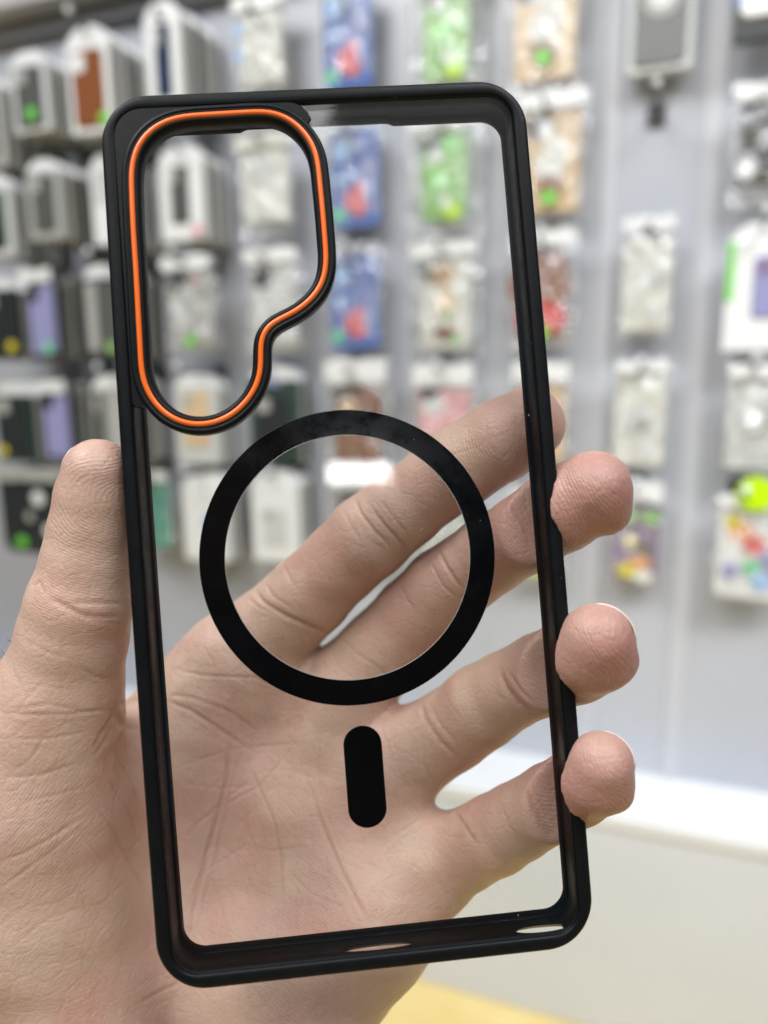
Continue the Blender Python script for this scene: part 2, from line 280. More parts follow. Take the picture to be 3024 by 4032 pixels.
# row 4
o = box_pack(-1.08, -.155, -.015, .15, .082, .008, 'black box at the left edge, fourth row', 'dgreen', (.1, .9, .05, .85), 'dark', (.2, .15), 'yellow'); stack(o, 8, .016, 'black boxes in the fourth row')
o = bag_pack(-.985, -.15, -.01, .145, .072, 'lavender case at the thumb tip, fourth row', 'lav', cw=.05, ch=.118, cz=.47, seed=19, pw=0); o = box_pack(-.985, -.15, -.015, .127, .064, .008, 'dark box hanging right behind the lavender case at the thumb tip', 'dgrey', header=False); stack(o, 7, .016, 'dark boxes behind the fourth-row lavender case')
o = box_pack(-.885, -.155, -.002, .13, .07, .008, 'grey slim box behind the thumb tip, fourth row', 'grey', (.1, .4, .05, .8), 'dgrey'); stack(o, 7, .016, 'slim grey boxes behind the thumb tip')
o = box_pack(-.757, -.158, .0, .06, .088, .013, 'pale box with brown picture at the bottom of the camera opening', 'clear', (.2, .8, .2, .8), 'tan', (.7, .35), 'pink'); stack(o, 3, .016, 'pale boxes with the brown picture')
o = box_pack(-.606, -.15, .01, .06, .09, .013, 'dark green box under a lavender header, fourth row', 'dgreen', (.15, .85, .1, .7), 'dark', text=(.2, .7, .8, .86, 'lav')); stack(o, 3, .016, 'dark green boxes in the fourth row')
bag_pack(-.46, -.15, .02, .04, .118, 'brown case in bag under white header, above the magnet ring', 'brown', cw=.078, ch=.13, cz=.4, seed=20, headh=.22, prints=((-.2, .2, .015, 1, 'tan'),))
bag_pack(-.314, -.145, .012, .04, .106, 'pink case in clear bag above the index finger', 'pink', cw=.082, ch=.118, cz=.42, seed=21, headh=.22, prints=((-.2, .2, .01, 2, 'white'), (.1, -.2, .014, 1.4, 'coral')))
bag_pack(-.165, -.14, .012, .04, .09, 'tan case behind the index fingertip', 'tan', cw=.07, ch=.118, cz=.42, seed=22, headh=.2)
bag_pack(-.024, -.142, .012, .04, .074, 'beige package with round grey mark, right part of wall', 'cream', cw=.068, ch=.132, cz=.46, seed=23, lens=False, ring='clear', prints=((.2, -.35, .01, 1.3, 'white'), (0, -.04, .011, 1.6, 'grey')), headh=.1)
bag_pack(.126, -.138, .006, .05, .084, 'grey package with dark ring at the right edge', 'clear', cw=.074, ch=.128, cz=.46, seed=24, ring='grey', lens=False, prints=((0, .28, .014, 1, 'white'),))
# row 5
o = bag_pack(-1.05, -.322, -.165, .15, .16, 'black case with white round marks above the thumb', 'dark', cw=.155, ch=.145, cz=.46, seed=25, prints=((.1, .22, .014, 1, 'white'), (-.05, -.02, .009, 1, 'grey'), (.22, -.18, .011, 1, 'white'), (.42, .1, .009, 1, 'green'), (-.2, -.35, .01, 1.3, 'lime')), lens=False, head='grey', pw=0)
stack(o, 5, .02, 'black cases above the thumb')
bag_pack(-.862, -.32, -.17, .06, .09, 'teal case behind the left side of the frame, lowest row', 'teal', cw=.074, ch=.125, cz=.45, seed=26)
o = box_pack(-.738, -.328, -.172, .08, .09, .013, 'white box with blue heart mark, lowest row', 'white', None); 
bm = bmesh.new(); disc(bm, .008, .07, .013, -.0005); bm_obj('printed_mark', bm, MC['lblue'], o); stack(o, 4, .016, 'white boxes with the blue heart mark')
o = box_pack(-.604, -.322, -.165, .07, .088, .013, 'white box behind the left of the magnet ring, lowest row', 'white', (.25, .75, .2, .6), 'clear'); stack(o, 4, .016, 'white boxes in the lowest row')
bag_pack(-.455, -.32, -.148, .04, .125, 'dark case under bright white header inside the magnet ring', 'dark', cw=.08, ch=.12, cz=.36, seed=27, headh=.24, head='white', prints=((.2, .1, .012, 1, 'brown'),))
bag_pack(-.31, -.32, -.17, .04, .105, 'pale case behind the index finger, lowest row', 'clear', seed=28)
bag_pack(-.163, -.33, -.18, .04, .09, 'yellow-green bag hidden behind the middle finger', 'cream', seed=32, prints=((0, -.4, .02, 1.3, 'neon'),))
bag_pack(-.020, -.315, -.158, .04, .074, 'green and purple case under white header beside middle fingertip', 'purple', cw=.066, ch=.122, cz=.42, seed=29, headh=.2, lens=False, prints=((-.2, .32, .014, 1, 'green'), (.3, .3, .012, 1, 'green'), (-.1, .0, .009, 1, 'yellow'), (.2, -.1, .012, 1, 'dgrey'), (-.1, -.36, .012, 1.6, 'yellow'), (.2, -.42, .010, 1.4, 'cream'), (.1, -.25, .010, 1.6, 'orange')))
bag_pack(.135, -.325, -.172, .05, .1, 'white rainbow-coloured package under neon tag at the right edge', 'white', cw=.09, ch=.128, cz=.46, seed=30, headh=.12, lens=False, prints=((.3, -.1, .024, .9, 'lav'), (-.2, .25, .014, 1.2, 'orange'), (.02, .1, .014, 1, 'coral'), (0, -.15, .012, 1, 'mint'), (.15, -.3, .014, 1, 'lblue'), (-.3, -.2, .012, 1, 'lav'), (.34, .33, .008, 1, 'dark'), (-.3, .35, .010, 1, 'yellow')))
# the round neon tag clipped on the hook above it
bm = bmesh.new(); disc(bm, 0, 0, .024, 0, .002, 24); o = bm_obj('neon_tag', bm, M_sheen['neon']); o.location = (.132, D - .066, CAMZ - .168)
tag(o, 'round neon yellow-green tag above the rainbow package', 'tag')
rows = [('topmost', .515), ('second', .342), ('third', .168), ('fourth', -.012), ('lowest', -.182)]
cols = [(-.866, .14, 'brown leather'), (-.74, .1, 'narrow navy window'), (-.604, .06, 'white frosted bag'), (-.462, .05, 'blue flowered'), (-.315, .05, 'green patterned'), (-.167, .05, 'tan'), (-.024, .05, 'grey ring box'), (.115, .07, 'right edge')]
for rn, z in rows:
    for x, off, cn in cols:
        hook(x, z + (.012 if rn != 'second' or x != -.024 else .005), off, '%s black display hook in the column of the %s packages' % (rn, cn))

# ------------------------------------------------------------------ phone case (local mm: x right, y up, z towards the viewer)
CR = Matrix(((0.99542, -0.07708, 0.0565), (0.07534, 0.99663, 0.03235), (-0.05881, -0.02794, 0.99788)))
CT = Vector((-7.089, -1.807, -143.502))
CASEW = CAMW @ Matrix.Scale(.001, 4) @ (Matrix.Translation(CT) @ CR.to_4x4())
case = bpy.data.objects.new('phone_cover', None); COL.objects.link(case); case.matrix_world = CASEW; case.empty_display_size = 10
tag(case, 'clear-backed phone case with matte black frame and orange camera trim held in the hand', 'phone case')

def black(name, rough, spec, col=(0.008, 0.009, 0.010), specks=True):
    m = mat(name, col, rough, 0, spec); nt = m.node_tree; b = nt.nodes['Principled BSDF']
    tc = nt.nodes.new('ShaderNodeTexCoord')
    n = nt.nodes.new('ShaderNodeTexNoise'); n.inputs['Scale'].default_value = .12; n.inputs['Detail'].default_value = 6; n.inputs['Roughness'].default_value = .7
    mp = nt.nodes.new('ShaderNodeMapRange'); mp.inputs[1].default_value = .3; mp.inputs[2].default_value = .7; mp.inputs[3].default_value = rough - .09; mp.inputs[4].default_value = rough + .12
    nt.links.new(tc.outputs['Object'], n.inputs['Vector']); nt.links.new(n.outputs['Fac'], mp.inputs[0]); nt.links.new(mp.outputs[0], b.inputs['Roughness'])
    if specks:   # dust grains
        v = nt.nodes.new('ShaderNodeTexVoronoi'); v.inputs['Scale'].default_value = .22; v.inputs['Randomness'].default_value = 1
        r = nt.nodes.new('ShaderNodeValToRGB'); r.color_ramp.elements[0].position = .012; r.color_ramp.elements[0].color = (.22, .21, .20, 1); r.color_ramp.elements[1].position = .022; r.color_ramp.elements[1].color = (*col, 1)
        nt.links.new(tc.outputs['Object'], v.inputs['Vector']); nt.links.new(v.outputs['Distance'], r.inputs[0]); nt.links.new(r.outputs[0], b.inputs['Base Color'])
    return m
m_tpu = black('black_rubber', .42, .15, (.0045, .005, .0058)); m_inner = black('inner_wall_plastic', .45, .08, (.0022, .0022, .0022))
m_inner.node_tree.nodes['Principled BSDF'].inputs['IOR'].default_value = 1.16
m_inner.node_tree.nodes['Principled BSDF'].inputs['Specular IOR Level'].default_value = .5
m_gloss = black('glossy_black_print', .13, .36, (.0015, .0015, .0018), True); m_orange = mat('orange_trim', (.86, .15, .012), .28, 0, .5)

HX, HY = 42.0, 86.1
def frame_loop(ins, z, far=False):
    hx, hy = HX - ins, HY - ins * 1.06; r = 9.6 - ins * (4.9 / 3.1); pts = []
    def seg(p, q, n):
        for k in range(n): pts.append([p[0] + (q[0] - p[0]) * k / n, p[1] + (q[1] - p[1]) * k / n])
    def arc(cx, cy, a0):
        for k in range(14): a = math.radians(a0 + 90 * k / 14); pts.append([cx + r * math.cos(a), cy + r * math.sin(a)])
    arc(hx - r, hy - r, 0); seg((hx - r, hy), (-hx + r, hy), 90); arc(-hx + r, hy - r, 90); seg((-hx, hy - r), (-hx, -hy + r), 90)
    arc(-hx + r, -hy + r, 180); seg((-hx + r, -hy), (hx - r, -hy), 90); arc(hx - r, -hy + r, 270); seg((hx, -hy + r), (hx, hy - r), 90)
    for p in pts:
        t = 1 - (p[1] / 85.0) ** 2
        p[0] += (.45 if p[0] < 0 else .2) * max(t, 0) * (1 if p[0] > 0 else -1)
        if far and p[1] > 70 and -16 < p[0] < 16: p[1] += .6 * min(1, (16 - abs(p[0])) / 1.2)
    return [(p[0], p[1], z) for p in pts]
prof = [(3.35, -9.3, 1), (3.2, -7.3, 1), (2.9, -7.05, 1), (2.9, -3.9, 0), (3.12, -3.6, 0), (3.12, -1.0, 0), (3.08, -.62, 0), (2.9, -.34, 0), (2.75, -.42, 0), (2.62, -.2, 0), (2.35, -.05, 0), (1.5, -.0, 0), (.75, -.04, 0), (.36, -.22, 0), (.1, -.65, 0), (0, -1.3, 0), (0, -8.1, 0), (.14, -8.9, 0), (.5, -9.45, 0), (1.2, -9.75, 0), (2.3, -9.75, 0), (3.2, -9.6, 1)]
vs = []; fs = []; mi = []
for ins, z, fa in prof: vs += frame_loop(ins, z, bool(fa))
n = len(vs) // len(prof)
for j in range(len(prof)):
    for i in range(n):
        a, b = j * n + i, j * n + (i + 1) % n; c, d = ((j + 1) % len(prof)) * n + (i + 1) % n, ((j + 1) % len(prof)) * n + i
        fs.append((a, d, c, b)); mi.append(1 if j in (0, 1, 2, 3, 4) else 0)
# corner plate that joins the camera surround to the frame
ORG = [(-10.74, 81.23), (-8.75, 81.0), (-7.11, 80.45), (-4.85, 79.15), (-2.82, 76.99), (-1.32, 74.52), (-0.53, 71.57), (-0.41, 66.42), (-0.28, 61.28), (-0.26, 56.16), (-0.24, 52.41), (-0.39, 50.37), (-0.83, 48.19), (-1.76, 46.03), (-3.41, 44.09), (-5.55, 42.35), (-7.98, 41.05), (-10.37, 40.21), (-11.92, 39.53), (-13.16, 38.42), (-13.92, 37.12), (-14.27, 35.46), (-14.34, 33.62), (-14.36, 31.94), (-14.68, 29.78), (-15.54, 27.49), (-17.09, 25.24), (-19.22, 23.15), (-21.63, 21.64), (-24.48, 20.8), (-27.27, 20.66), (-30.01, 21.28), (-32.52, 22.62), (-34.66, 24.76), (-36.11, 27.34), (-36.95, 29.89), (-37.14, 32.4), (-37.06, 36.39), (-36.98, 43.06), (-36.84, 51.42), (-36.85, 58.13), (-36.7, 64.86), (-36.53, 69.91), (-36.21, 72.26), (-35.2, 75.09), (-33.57, 77.39), (-31.31, 79.22), (-28.92, 80.33), (-26.41, 80.87), (-23.42, 81.04), (-19.1, 81.09), (-14.76, 81.17)]
P = np.array(ORG)
def resample(P, n):
    Q = np.vstack([P, P[:1]]); s = np.r_[0, np.cumsum(np.linalg.norm(np.diff(Q, axis=0), axis=1))]; t = np.linspace(0, s[-1], n, endpoint=False)
    return np.stack([np.interp(t, s, Q[:, 0]), np.interp(t, s, Q[:, 1])], 1)
P = resample(P, 320)
for _ in range(22): P = (np.roll(P, 1, 0) + 2 * P + np.roll(P, -1, 0)) / 4
T = np.roll(P, -1, 0) - np.roll(P, 1, 0); T /= np.linalg.norm(T, axis=1)[:, None]
N = np.stack([-T[:, 1], T[:, 0]], 1)      # path runs clockwise -> this points outwards
if ((P[0] + N[0] - P.mean(0)) @ (P[0] + N[0] - P.mean(0))) < ((P[0] - P.mean(0)) @ (P[0] - P.mean(0))): N = -N
def sweep(prof, rev=False):
    v = []; f = []; m = len(prof); n = len(P)
    for (off, z) in prof:
        for p, q in zip(P, N): v.append((p[0] + q[0] * off, p[1] + q[1] * off, z))
    for j in range(m):
        for i in range(n):
            a, b = j * n + i, j * n + (i + 1) % n; c, d = ((j + 1) % m) * n + (i + 1) % n, ((j + 1) % m) * n + i
            f.append((a, b, c, d) if not rev else (a, d, c, b))
    return v, f
bf = mesh_obj('bumper_frame', vs, fs, m_tpu, case, True); bf.data.materials.append(m_inner)
for p, k in zip(bf.data.polygons, mi): p.material_index = k
# port and stylus openings in the bottom wall
def cut(x0, x1, z0, z1, lens):
    bm = bmesh.new(); pts = []; cx, cz = (x0 + x1) / 2, (z0 + z1) / 2; hx_, hz = (x1 - x0) / 2, (z1 - z0) / 2
    if lens: pts = [(cx + hx_ * math.cos(t), cz + hz * (abs(math.sin(t)) ** 1.0) * (1 if math.sin(t) > 0 else -1)) for t in [2 * math.pi * k / 40 for k in range(40)]]
    else: pts = rr(hx_, hz, hz * .98, 8, cx, cz)
    a = [bm.verts.new((x, -82.45, z)) for x, z in pts]; b = [bm.verts.new((x, -87, z - 7.2)) for x, z in pts]
    bm.faces.new(a); bm.faces.new(b[::-1])
    for i in range(len(pts)): bm.faces.new((a[i], b[i], b[(i + 1) % len(pts)], a[(i + 1) % len(pts)]))
    bmesh.ops.recalc_face_normals(bm, faces=bm.faces)
    return bm_obj('cutter', bm)
cutters = [cut(-7.0, 6.6, -2.9, -1.0, True), cut(27.0, 37.3, -3.2, -.75, True)]
bpy.context.view_layer.update()
for c in cutters:
    c.matrix_world = CASEW
    md = bf.modifiers.new('b', 'BOOLEAN'); md.object = c; md.operation = 'DIFFERENCE'; md.solver = 'EXACT'
bpy.context.view_layer.update()
me = bpy.data.meshes.new_from_object(bf.evaluated_get(bpy.context.evaluated_depsgraph_get()))
if len(me.polygons) > 1000: bf.modifiers.clear(); bf.data = me
for c in cutters: bpy.data.objects.remove(c)
for md in list(bf.modifiers): bf.modifiers.remove(md)
bf.data.shade_smooth()
try:
    bf.data.set_sharp_from_angle(angle=math.radians(50))
except Exception: pass

def fill(outers, z0, z1, name, m, parent, bev=0.0):
    cu = bpy.data.curves.new(name, 'CURVE'); cu.dimensions = '2D'; cu.fill_mode = 'BOTH'
    for pts in outers:
        s = cu.splines.new('POLY'); s.points.add(len(pts) - 1); s.use_cyclic_u = True
        for k, p in enumerate(pts): s.points[k].co = (p[0], p[1], 0, 1)
    cu.extrude = (z1 - z0) / 2 - bev; cu.bevel_depth = bev; cu.bevel_resolution = 1
    t = bpy.data.objects.new(name, cu); COL.objects.link(t); bpy.context.view_layer.update()
    me = bpy.data.meshes.new_from_object(t.evaluated_get(bpy.context.evaluated_depsgraph_get())); bpy.data.objects.remove(t); bpy.data.curves.remove(cu)
    me.name = name; me.transform(Matrix.Translation((0, 0, (z0 + z1) / 2))); me.materials.clear(); me.materials.append(m)
    o = bpy.data.objects.new(name, me); COL.objects.link(o); o.parent = parent; return o
# camera surround: corner plate + raised ring
iL = int(np.argmin(np.abs(P[:, 0] + 36.6) + np.abs(P[:, 1] - 28))); iT = int(np.argmin(np.abs(P[:, 0] + 3.2) + np.abs(P[:, 1] - 77.3)))
seg = [tuple(p) for p in (P[iL:iT + 1] if iL < iT else np.vstack([P[iL:], P[:iT + 1]]))]
corner = rr(39.4, 83.2, 5.4, 8); tl = [p for p in corner if p[0] < -30 and p[1] > 70]
plate = seg + [(-1.3, 79.9), (-1.9, 81.2), (-3.0, 82.4), (-4.4, 83.0), (-5.5, 83.2)] + tl + [(-39.4, 26.0), (-39.0, 25.1), (-38.2, 24.9), (-37.2, 25.4), (-36.3, 25.6)]
fill([plate], -1.2, -.18, 'corner_plate', m_tpu, case, .12)
v, f = sweep([(2.05, -1.9), (2.05, -.1), (1.95, .25), (1.7, .5), (1.35, .6), (1.05, .52), (.95, .40), (.85, .50), (.68, .55), (.56, .35), (-.50, .30), (-.6, .5), (-.8, .5), (-1.15, .3), (-1.45, -.1), (-1.6, -.7), (-1.62, -2.3), (-1.2, -2.5), (1.6, -2.5)])
mesh_obj('camera_surround', v, f, m_tpu, case, True)
v, f = sweep([(.55, .2), (.54, .5), (.42, .66), (.2, .74), (0, .76), (-.2, .72), (-.4, .6), (-.49, .4), (-.49, .2)])
mesh_obj('orange_trim', v, f, m_orange, case, True)
for o in (bpy.data.objects['camera_surround'], bpy.data.objects['orange_trim']):
    b = bmesh.new(); b.from_mesh(o.data); bmesh.ops.recalc_face_normals(b, faces=b.faces); b.to_mesh(o.data); b.free(); o.data.shade_smooth()
# clear back panel
g = bpy.data.materials.new('clear_acrylic'); g.use_nodes = True; nt = g.node_tree; nt.nodes.clear()
out = nt.nodes.new('ShaderNodeOutputMaterial'); tr = nt.nodes.new('ShaderNodeBsdfTransparent'); tr.inputs[0].default_value = (.995, .995, .99, 1)
gl = nt.nodes.new('ShaderNodeBsdfGlossy'); gl.inputs['Roughness'].default_value = .02; lw = nt.nodes.new('ShaderNodeLayerWeight'); lw.inputs[0].default_value = .5
pw_ = nt.nodes.new('ShaderNodeMath'); pw_.operation = 'POWER'; pw_.inputs[1].default_value = 5; nt.links.new(lw.outputs['Facing'], pw_.inputs[0])
fr = nt.nodes.new('ShaderNodeMath'); fr.operation = 'MULTIPLY_ADD'; fr.inputs[1].default_value = .6; fr.inputs[2].default_value = .035; nt.links.new(pw_.outputs[0], fr.inputs[0])
mx = nt.nodes.new('ShaderNodeMixShader'); nt.links.new(fr.outputs[0], mx.inputs[0]); nt.links.new(tr.outputs[0], mx.inputs[1]); nt.links.new(gl.outputs[0], mx.inputs[2]); tcg = nt.nodes.new('ShaderNodeTexCoord'); vg = nt.nodes.new('ShaderNodeTexVoronoi'); vg.inputs['Scale'].default_value = .16; nt.links.new(tcg.outputs['Object'], vg.inputs['Vector'])
lt = nt.nodes.new('ShaderNodeMath'); lt.operation = 'LESS_THAN'; lt.inputs[1].default_value = .013; nt.links.new(vg.outputs['Distance'], lt.inputs[0])
dfg = nt.nodes.new('ShaderNodeBsdfDiffuse'); dfg.inputs[0].default_value = (.7, .68, .62, 1); mx3 = nt.nodes.new('ShaderNodeMixShader')
nt.links.new(lt.outputs[0], mx3.inputs[0]); nt.links.new(mx.outputs[0], mx3.inputs[1]); nt.links.new(dfg.outputs[0], mx3.inputs[2]); nt.links.new(mx3.outputs[0], out.inputs[0])
ng = nt.nodes.new('ShaderNodeTexNoise'); ng.inputs['Scale'].default_value = .05; ng.inputs['Detail'].default_value = 5; nt.links.new(tcg.outputs['Object'], ng.inputs['Vector'])
mg = nt.nodes.new('ShaderNodeMapRange'); mg.inputs[1].default_value = .45; mg.inputs[2].default_value = .7; mg.inputs[3].default_value = .015; mg.inputs[4].default_value = .16; nt.links.new(ng.outputs['Fac'], mg.inputs[0]); nt.links.new(mg.outputs[0], gl.inputs['Roughness'])
hole = [tuple(p + q * -.0) for p, q in zip(P, N)]
fill([rr(39.6, 83.4, 5.2, 10), hole], -1.75, -.75, 'clear_back_panel', g, case)
circ = lambda r, n=128: [(-.3 + r * math.cos(2 * math.pi * k / n), -6.9 + r * math.sin(2 * math.pi * k / n)) for k in range(n)]
fill([circ(28.7), circ(23.85)], -.742, -.62, 'magnet_ring', m_gloss, case, .03)
def rim(path, r, nm, z=-.60):
    v = []; f = []; n = len(path); pc = np.array(path); T_ = np.roll(pc, -1, 0) - np.roll(pc, 1, 0); T_ /= np.linalg.norm(T_, axis=1)[:, None] + 1e-9
    for (x, y), (tx, ty) in zip(path, T_):
        for a in range(5): c_, s_ = math.cos(a * 1.2566), math.sin(a * 1.2566); v.append((x - ty * r * c_, y + tx * r * c_, z + r * s_))
    for i in range(n):
        for a in range(5): f.append((i * 5 + a, ((i + 1) % n) * 5 + a, ((i + 1) % n) * 5 + (a + 1) % 5, i * 5 + (a + 1) % 5))
    return mesh_obj(nm, v, f, m_edge, case, True)
m_edge = mat('clear_edge', (.35, .33, .31), .2)
rim(circ(23.8), .055, 'ring_edge')
bar = rr(3.68, 9.75, 3.66, 16, -.35, -49.4); fill([bar], -.742, -.62, 'magnet_bar', m_gloss, case, .03)

# ------------------------------------------------------------------ the hand: one smooth skin grown round a bone skeleton (camera-frame mm)
def pv(u, v, d): return np.array([(u - 1512) / 2912 * d, -(v - 2016) / 2912 * d, -d])
CH = dict(
 thumb=[(388, 1868, 149.5, 7.2), (378, 1960, 150.5, 7.9), (366, 2080, 152, 8.5), (345, 2220, 153, 9.2), (315, 2380, 154, 10.6), (285, 2520, 156, 11.2), (245, 2680, 158, 12.4), (190, 2860, 161, 14.2)],
 index=[(2078, 1672, 164, 8.3), (1975, 1732, 166, 9.2), (1806, 1840, 170, 9.5), (1698, 1918, 173, 9.0), (1590, 2000, 176, 9.6), (1454, 2112, 180, 10.3), (1338, 2222, 184, 10.1), (1220, 2340, 187, 10.6), (1060, 2490, 191, 11.5), (930, 2625, 193, 12.6)],
 middle=[(2384, 2010, 149.5, 5.2), (2334, 1936, 149.2, 7.9), (2215, 2000, 153, 8.9), (2062, 2104, 162, 8.6), (1932, 2184, 170, 9.0), (1752, 2316, 180, 10.0), (1628, 2428, 185, 10.0), (1498, 2566, 189, 10.7), (1340, 2740, 192, 12.2)],
 ring=[(2435, 2602, 145, 3.9), (2353, 2522, 143.4, 7.0), (2335, 2565, 146, 8.2), (2265, 2600, 152, 8.6), (2140, 2650, 161, 8.7), (2000, 2718, 168, 8.8), (1900, 2780, 173, 9.6), (1780, 2870, 179, 9.8), (1640, 2950, 184, 10.8), (1500, 3040, 187, 12.0)],
 pinky=[(2420, 3124, 144.5, 3.6), (2366, 3010, 142.6, 6.0), (2345, 3060, 145, 7.1), (2270, 3100, 150.5, 7.5), (2170, 3160, 158, 7.8), (2030, 3236, 166, 8.3), (1950, 3285, 170, 8.8), (1820, 3350, 176, 9.2), (1720, 3400, 180, 10.4), (1630, 3420, 183, 12)])
PALM = [
 [(190, 2860, 161, 14.2), (140, 3150, 165, 19.5), (170, 3500, 171, 23), (330, 3900, 177, 25), (420, 4500, 184, 26)],
 [(930, 2625, 193, 12.6), (800, 3000, 192, 14), (650, 3600, 188, 17), (560, 4500, 187, 22)],
 [(1340, 2740, 192, 12.2), (1150, 3150, 192, 13.5), (900, 3700, 189, 17), (720, 4500, 187, 22)],
 [(1500, 3040, 187, 12.0), (1330, 3350, 188, 13.5), (1050, 3800, 186, 17), (850, 4500, 186, 21)],
 [(1630, 3420, 181, 13.6), (1440, 3640, 178, 15.2), (1190, 3880, 176, 18), (960, 4300, 181, 21), (900, 4600, 185, 22)],
 [(930, 2625, 193, 12.0), (760, 2760, 192, 11), (640, 2900, 189, 11), (420, 3100, 180, 12)],
 [(560, 4500, 187, 26), (500, 5300, 196, 26), (450, 6300, 206, 30)], [(800, 4500, 187, 24), (760, 5300, 196, 25), (720, 6300, 206, 29)]]
def chain_sdf(p, ch, k):
    d = None
    for a, b in zip(ch, ch[1:]):
        A, B = pv(*a[:3]), pv(*b[:3]); ba = B - A; t = np.clip(((p - A) @ ba) / (ba @ ba), 0, 1)
        e = np.linalg.norm(p - A - t[:, None] * ba, axis=1) - (a[3] + (b[3] - a[3]) * t)
        d = e if d is None else smin(d, e, k)
    return d
def smin(a, b, k):
    h = np.maximum(k - np.abs(a - b), 0) / k; return np.minimum(a, b) - h * h * k * .25
CRn = np.array(CR); CTn = np.array(CT)
def hand_sdf(p):
    palm = None
    for c in PALM:
        e = chain_sdf(p, c, 6); palm = e if palm is None else smin(palm, e, 11)
    # hollow of the palm
    fing = None; D_ = {}
    for nme, c in CH.items():
        e = chain_sdf(p, c, 1.2); D_[nme] = e
        if nme == 'thumb': e = smin(e, palm, 7); th = e
        else:
            e = smin(e, palm, 3.6); fing = e if fing is None else np.minimum(fing, e)
    d = np.minimum(fing, th)
    # finger pads press flat on the case
    q = (p - CTn) @ CRn; cz = q[:, 2] + 4.9
    bx = np.abs(q[:, 0]) - (42.25 - 2.5); by = np.abs(q[:, 1]) - (86.25 - 2.5); bz = np.abs(cz) - (4.95 - 1.6)
    box = np.sqrt(np.maximum(bx, 0) ** 2 + np.maximum(by, 0) ** 2 + np.maximum(bz, 0) ** 2) + np.minimum(np.maximum(bx, np.maximum(by, bz)), 0) - 1.6
    return -smin(-d, box - .03, .9)
def surface_nets(lo, hi, h):
    nx, ny, nz = [int(math.ceil((b - a) / h)) + 1 for a, b in zip(lo, hi)]
    cst = 6; cx, cy, cz = [n // cst + 2 for n in (nx, ny, nz)]
    g = np.stack(np.meshgrid(np.arange(cx), np.arange(cy), np.arange(cz), indexing='ij'), -1).reshape(-1, 3)
    ctr = np.array(lo) + (g * cst + (cst - 1) / 2) * h; dc = hand_sdf(ctr)
    act = g[np.abs(dc) < cst * h * .95 + 2.5]
    F = np.full((cx * cst, cy * cst, cz * cst), 0, np.float32)
    full = np.repeat(np.repeat(np.repeat(dc.reshape(cx, cy, cz), cst, 0), cst, 1), cst, 2); F[:] = full
    sub = np.stack(np.meshgrid(*[np.arange(cst)] * 3, indexing='ij'), -1).reshape(-1, 3)
    idx = (act[:, None, :] * cst + sub[None]).reshape(-1, 3)
    for i in range(0, len(idx), 400000):
        ii = idx[i:i + 400000]; F[ii[:, 0], ii[:, 1], ii[:, 2]] = hand_sdf(np.array(lo) + ii * h)
    # surface nets
    s = F < 0
    amin = np.zeros(tuple(n - 1 for n in F.shape), np.int8)
    for dx in (0, 1):
        for dy in (0, 1):
            for dz in (0, 1): amin += s[dx:F.shape[0] - 1 + dx, dy:F.shape[1] - 1 + dy, dz:F.shape[2] - 1 + dz]
    cells = np.argwhere((amin > 0) & (amin < 8)); vid = -np.ones(amin.shape, np.int64); vid[cells[:, 0], cells[:, 1], cells[:, 2]] = np.arange(len(cells))
    acc = np.zeros((len(cells), 3)); cnt = np.zeros(len(cells))
    for ax in range(3):
        o = [k for k in range(3) if k != ax]
        for a in (0, 1):
            for b in (0, 1):
                p0 = cells.copy(); p0[:, o[0]] += a; p0[:, o[1]] += b; p1 = p0.copy(); p1[:, ax] += 1
                f0 = F[p0[:, 0], p0[:, 1], p0[:, 2]]; f1 = F[p1[:, 0], p1[:, 1], p1[:, 2]]; m = (f0 < 0) != (f1 < 0)
                t = np.where(m, f0 / np.where(m, f0 - f1, 1), 0); pp = p0.astype(float); pp[:, ax] += t; acc[m] += pp[m]; cnt[m] += 1
    V = np.array(lo) + acc / cnt[:, None] * h; quads = []
    for ax in range(3):
        o = [k for k in range(3) if k != ax]; sl0 = [slice(1, -1)] * 3; 
        a0 = [slice(None)] * 3; a0[ax] = slice(0, -1); a1 = [slice(None)] * 3; a1[ax] = slice(1, None)
        e = np.argwhere(s[tuple(a0)] != s[tuple(a1)]); e = e[(e[:, o[0]] > 0) & (e[:, o[1]] > 0) & (e[:, o[0]] < F.shape[o[0]] - 1) & (e[:, o[1]] < F.shape[o[1]] - 1)]
        sgn = s[e[:, 0], e[:, 1], e[:, 2]]; q = []
        for a, b in ((-1, -1), (0, -1), (0, 0), (-1, 0)):
            c = e.copy(); c[:, o[0]] += a; c[:, o[1]] += b; q.append(vid[c[:, 0], c[:, 1], c[:, 2]])
        q = np.stack(q, 1); flip = sgn ^ (ax == 1); q[~flip] = q[~flip][:, ::-1]; quads.append(q)
    Q = np.vstack(quads); Q = Q[(Q >= 0).all(1)]
    return V, Q
V, Q = surface_nets((-112, -215, -222), (56, 22, -130), .8)
def np_mesh(name, V, Q):
    me = bpy.data.meshes.new(name); me.vertices.add(len(V)); me.vertices.foreach_set('co', np.ascontiguousarray(V, np.float32).ravel())
    me.loops.add(Q.size); me.loops.foreach_set('vertex_index', Q.ravel().astype(np.int32)); me.polygons.add(len(Q)); me.polygons.foreach_set('loop_start', np.arange(0, Q.size, Q.shape[1], dtype=np.int32))
    me.update(calc_edges=True); me.validate(); return me
me = np_mesh('hand_skin', V, Q)
hand = bpy.data.objects.new('hand', me); COL.objects.link(hand)
md = hand.modifiers.new('s', 'SMOOTH'); md.factor = .5; md.iterations = 4
md = hand.modifiers.new('d', 'SUBSURF'); md.levels = 1; md.render_levels = 1
bpy.context.view_layer.update()
me = bpy.data.meshes.new_from_object(hand.evaluated_get(bpy.context.evaluated_depsgraph_get())); hand.modifiers.clear(); hand.data = me
